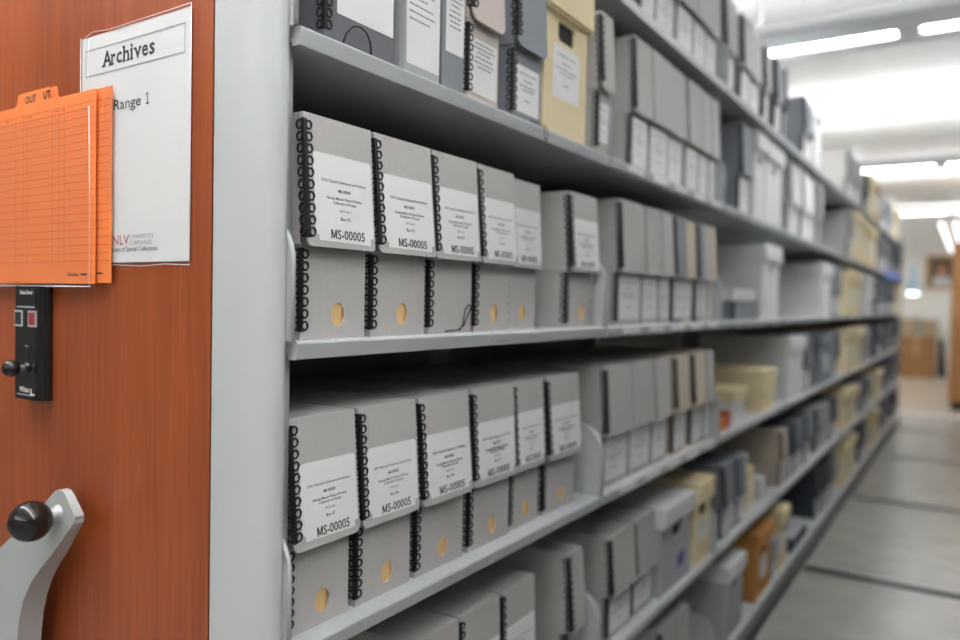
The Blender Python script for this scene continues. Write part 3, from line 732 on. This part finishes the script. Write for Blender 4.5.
def cardboard(label, x0, x1, y0, y1, h, m, z=0, flaps=False):
    t = thing('cardboard_box', label, 'box', ((x0+x1)/2, (y0+y1)/2, z), 'cardboard boxes by the back wall')
    a, b = (x1-x0)/2, (y1-y0)/2
    mb = MB(); mb.box(-a, a, -b, b, 0, h); link('carton_body', mb.build('carton_body', [m], .004), t)
    mb = MB(); mb.box(-a-.001, a+.001, -.03, .03, h, h+.001); mb.box(-.03, .03, -b-.001, -b, h*.55, h); link('tape', mb.build('tape', [paint('tape', (.50, .33, .17), .3)]), t)
    return t
cardboard('large orange-brown cardboard box on the floor by the back wall', -.50, .085, 15.6, 16.0, .76, CARDB)
cardboard('tall beige cardboard box behind the orange-brown one on the left', -.56, -.20, 16.05, 16.40, 1.10, CARDG)
cardboard('tall beige cardboard box behind the orange-brown one on the right', -.17, .09, 16.08, 16.38, 1.08, CARDG)
mb = MB(); mb.prism([(-.07, 0), (.075, 0), (.03, .66), (-.06, .74)], lambda u, v, q: (u, q+.10*v, v), 0, .03)
thing('dark_board', 'dark board leaning beside the cardboard boxes at back wall', 'board', (.19, 16.1, 0), None, mb.build('dark_board', [paint('dark_board', (.05, .04, .04), .5)], .003))
t = thing('wooden_cabinet', 'orange wood cabinet end with black base at right, past the aisle', 'cabinet', (.425, 10.75, 0))
LW = paint('light_orange_wood', (.52, .235, .085), .4, 0, .15, 14, 0, (1, 1, .1))
mb = MB(); mb.box(0, .95, 0, 1.6, .10, 2.10); link('cabinet_body', mb.build('cabinet_body', [LW], .004), t)
mb = MB(); mb.box(.03, .94, .02, 1.58, 0, .10); link('base', mb.build('base', [RUBBER]), t)
mb = MB(); mb.box(-.012, .96, -.012, 1.612, 2.10, 2.14); link('top', mb.build('top', [LW], .003), t)
t = thing('pendant_lamp', 'small bluish glass pendant lamp glowing white at the far end of aisle', 'lamp', (-.20, 14.0, 1.54))
GB = paint('blue_glass', (.45, .60, .75), .15, 0, .05)
mb = MB(); mb.lathe([(.02, .52), (.035, .50), (.06, .30), (.115, .02), (.12, 0), (.11, .002), (.05, .30), (.015, .5)], (0, 0, 0), (0, 0, 1), 28); link('shade', mb.build('shade', [GB]), t)
mb = MB(); mb.lathe([(0, -.02), (.05, -.018), (.08, -.008), (.09, .010), (0.0, .02)], (0, 0, 0), (0, 0, 1), 28); link('bulb', mb.build('bulb', [emis('pendant_bulb', (.85, .95, 1), 14)]), t)
mb = MB(); mb.tube([(0, 0, .51), (0, 0, CZ-1.54)], .004, 6); link('cord', mb.build('cord', [STEEL]), t)

# facing range across the aisle
make_range('mobile_shelving', 'facing shelving range on the other side of the aisle', 10, -1, (.93, 0, 0))

# ------------------------------------------------------------------ world, camera
w = bpy.data.worlds.new('World'); S.world = w; w.use_nodes = True
w.node_tree.nodes['Background'].inputs[0].default_value = (.75, .80, .85, 1); w.node_tree.nodes['Background'].inputs[1].default_value = .15
cam = bpy.data.cameras.new('camera'); co = bpy.data.objects.new('camera', cam); COL.objects.link(co)
Cv = (.67412, -.62623, 1.28284); Rv = (.83707, .54677, .01875); Uv = (-.02978, .01131, .99949); Fv = (-.54628, .83721, -.02575)
co.matrix_world = Matrix(((Rv[0], Uv[0], -Fv[0], Cv[0]), (Rv[1], Uv[1], -Fv[1], Cv[1]), (Rv[2], Uv[2], -Fv[2], Cv[2]), (0, 0, 0, 1)))
cam.sensor_width = 36; cam.lens = 36*756.95/960; cam.clip_start = .02
cam.dof.use_dof = True; cam.dof.focus_distance = .98; cam.dof.aperture_fstop = 2.0
S.camera = co
S.view_settings.view_transform = 'Standard'; S.view_settings.look = 'None'
S.view_settings.exposure = 0.0; S.view_settings.gamma = 1; S.view_settings.use_curve_mapping = False
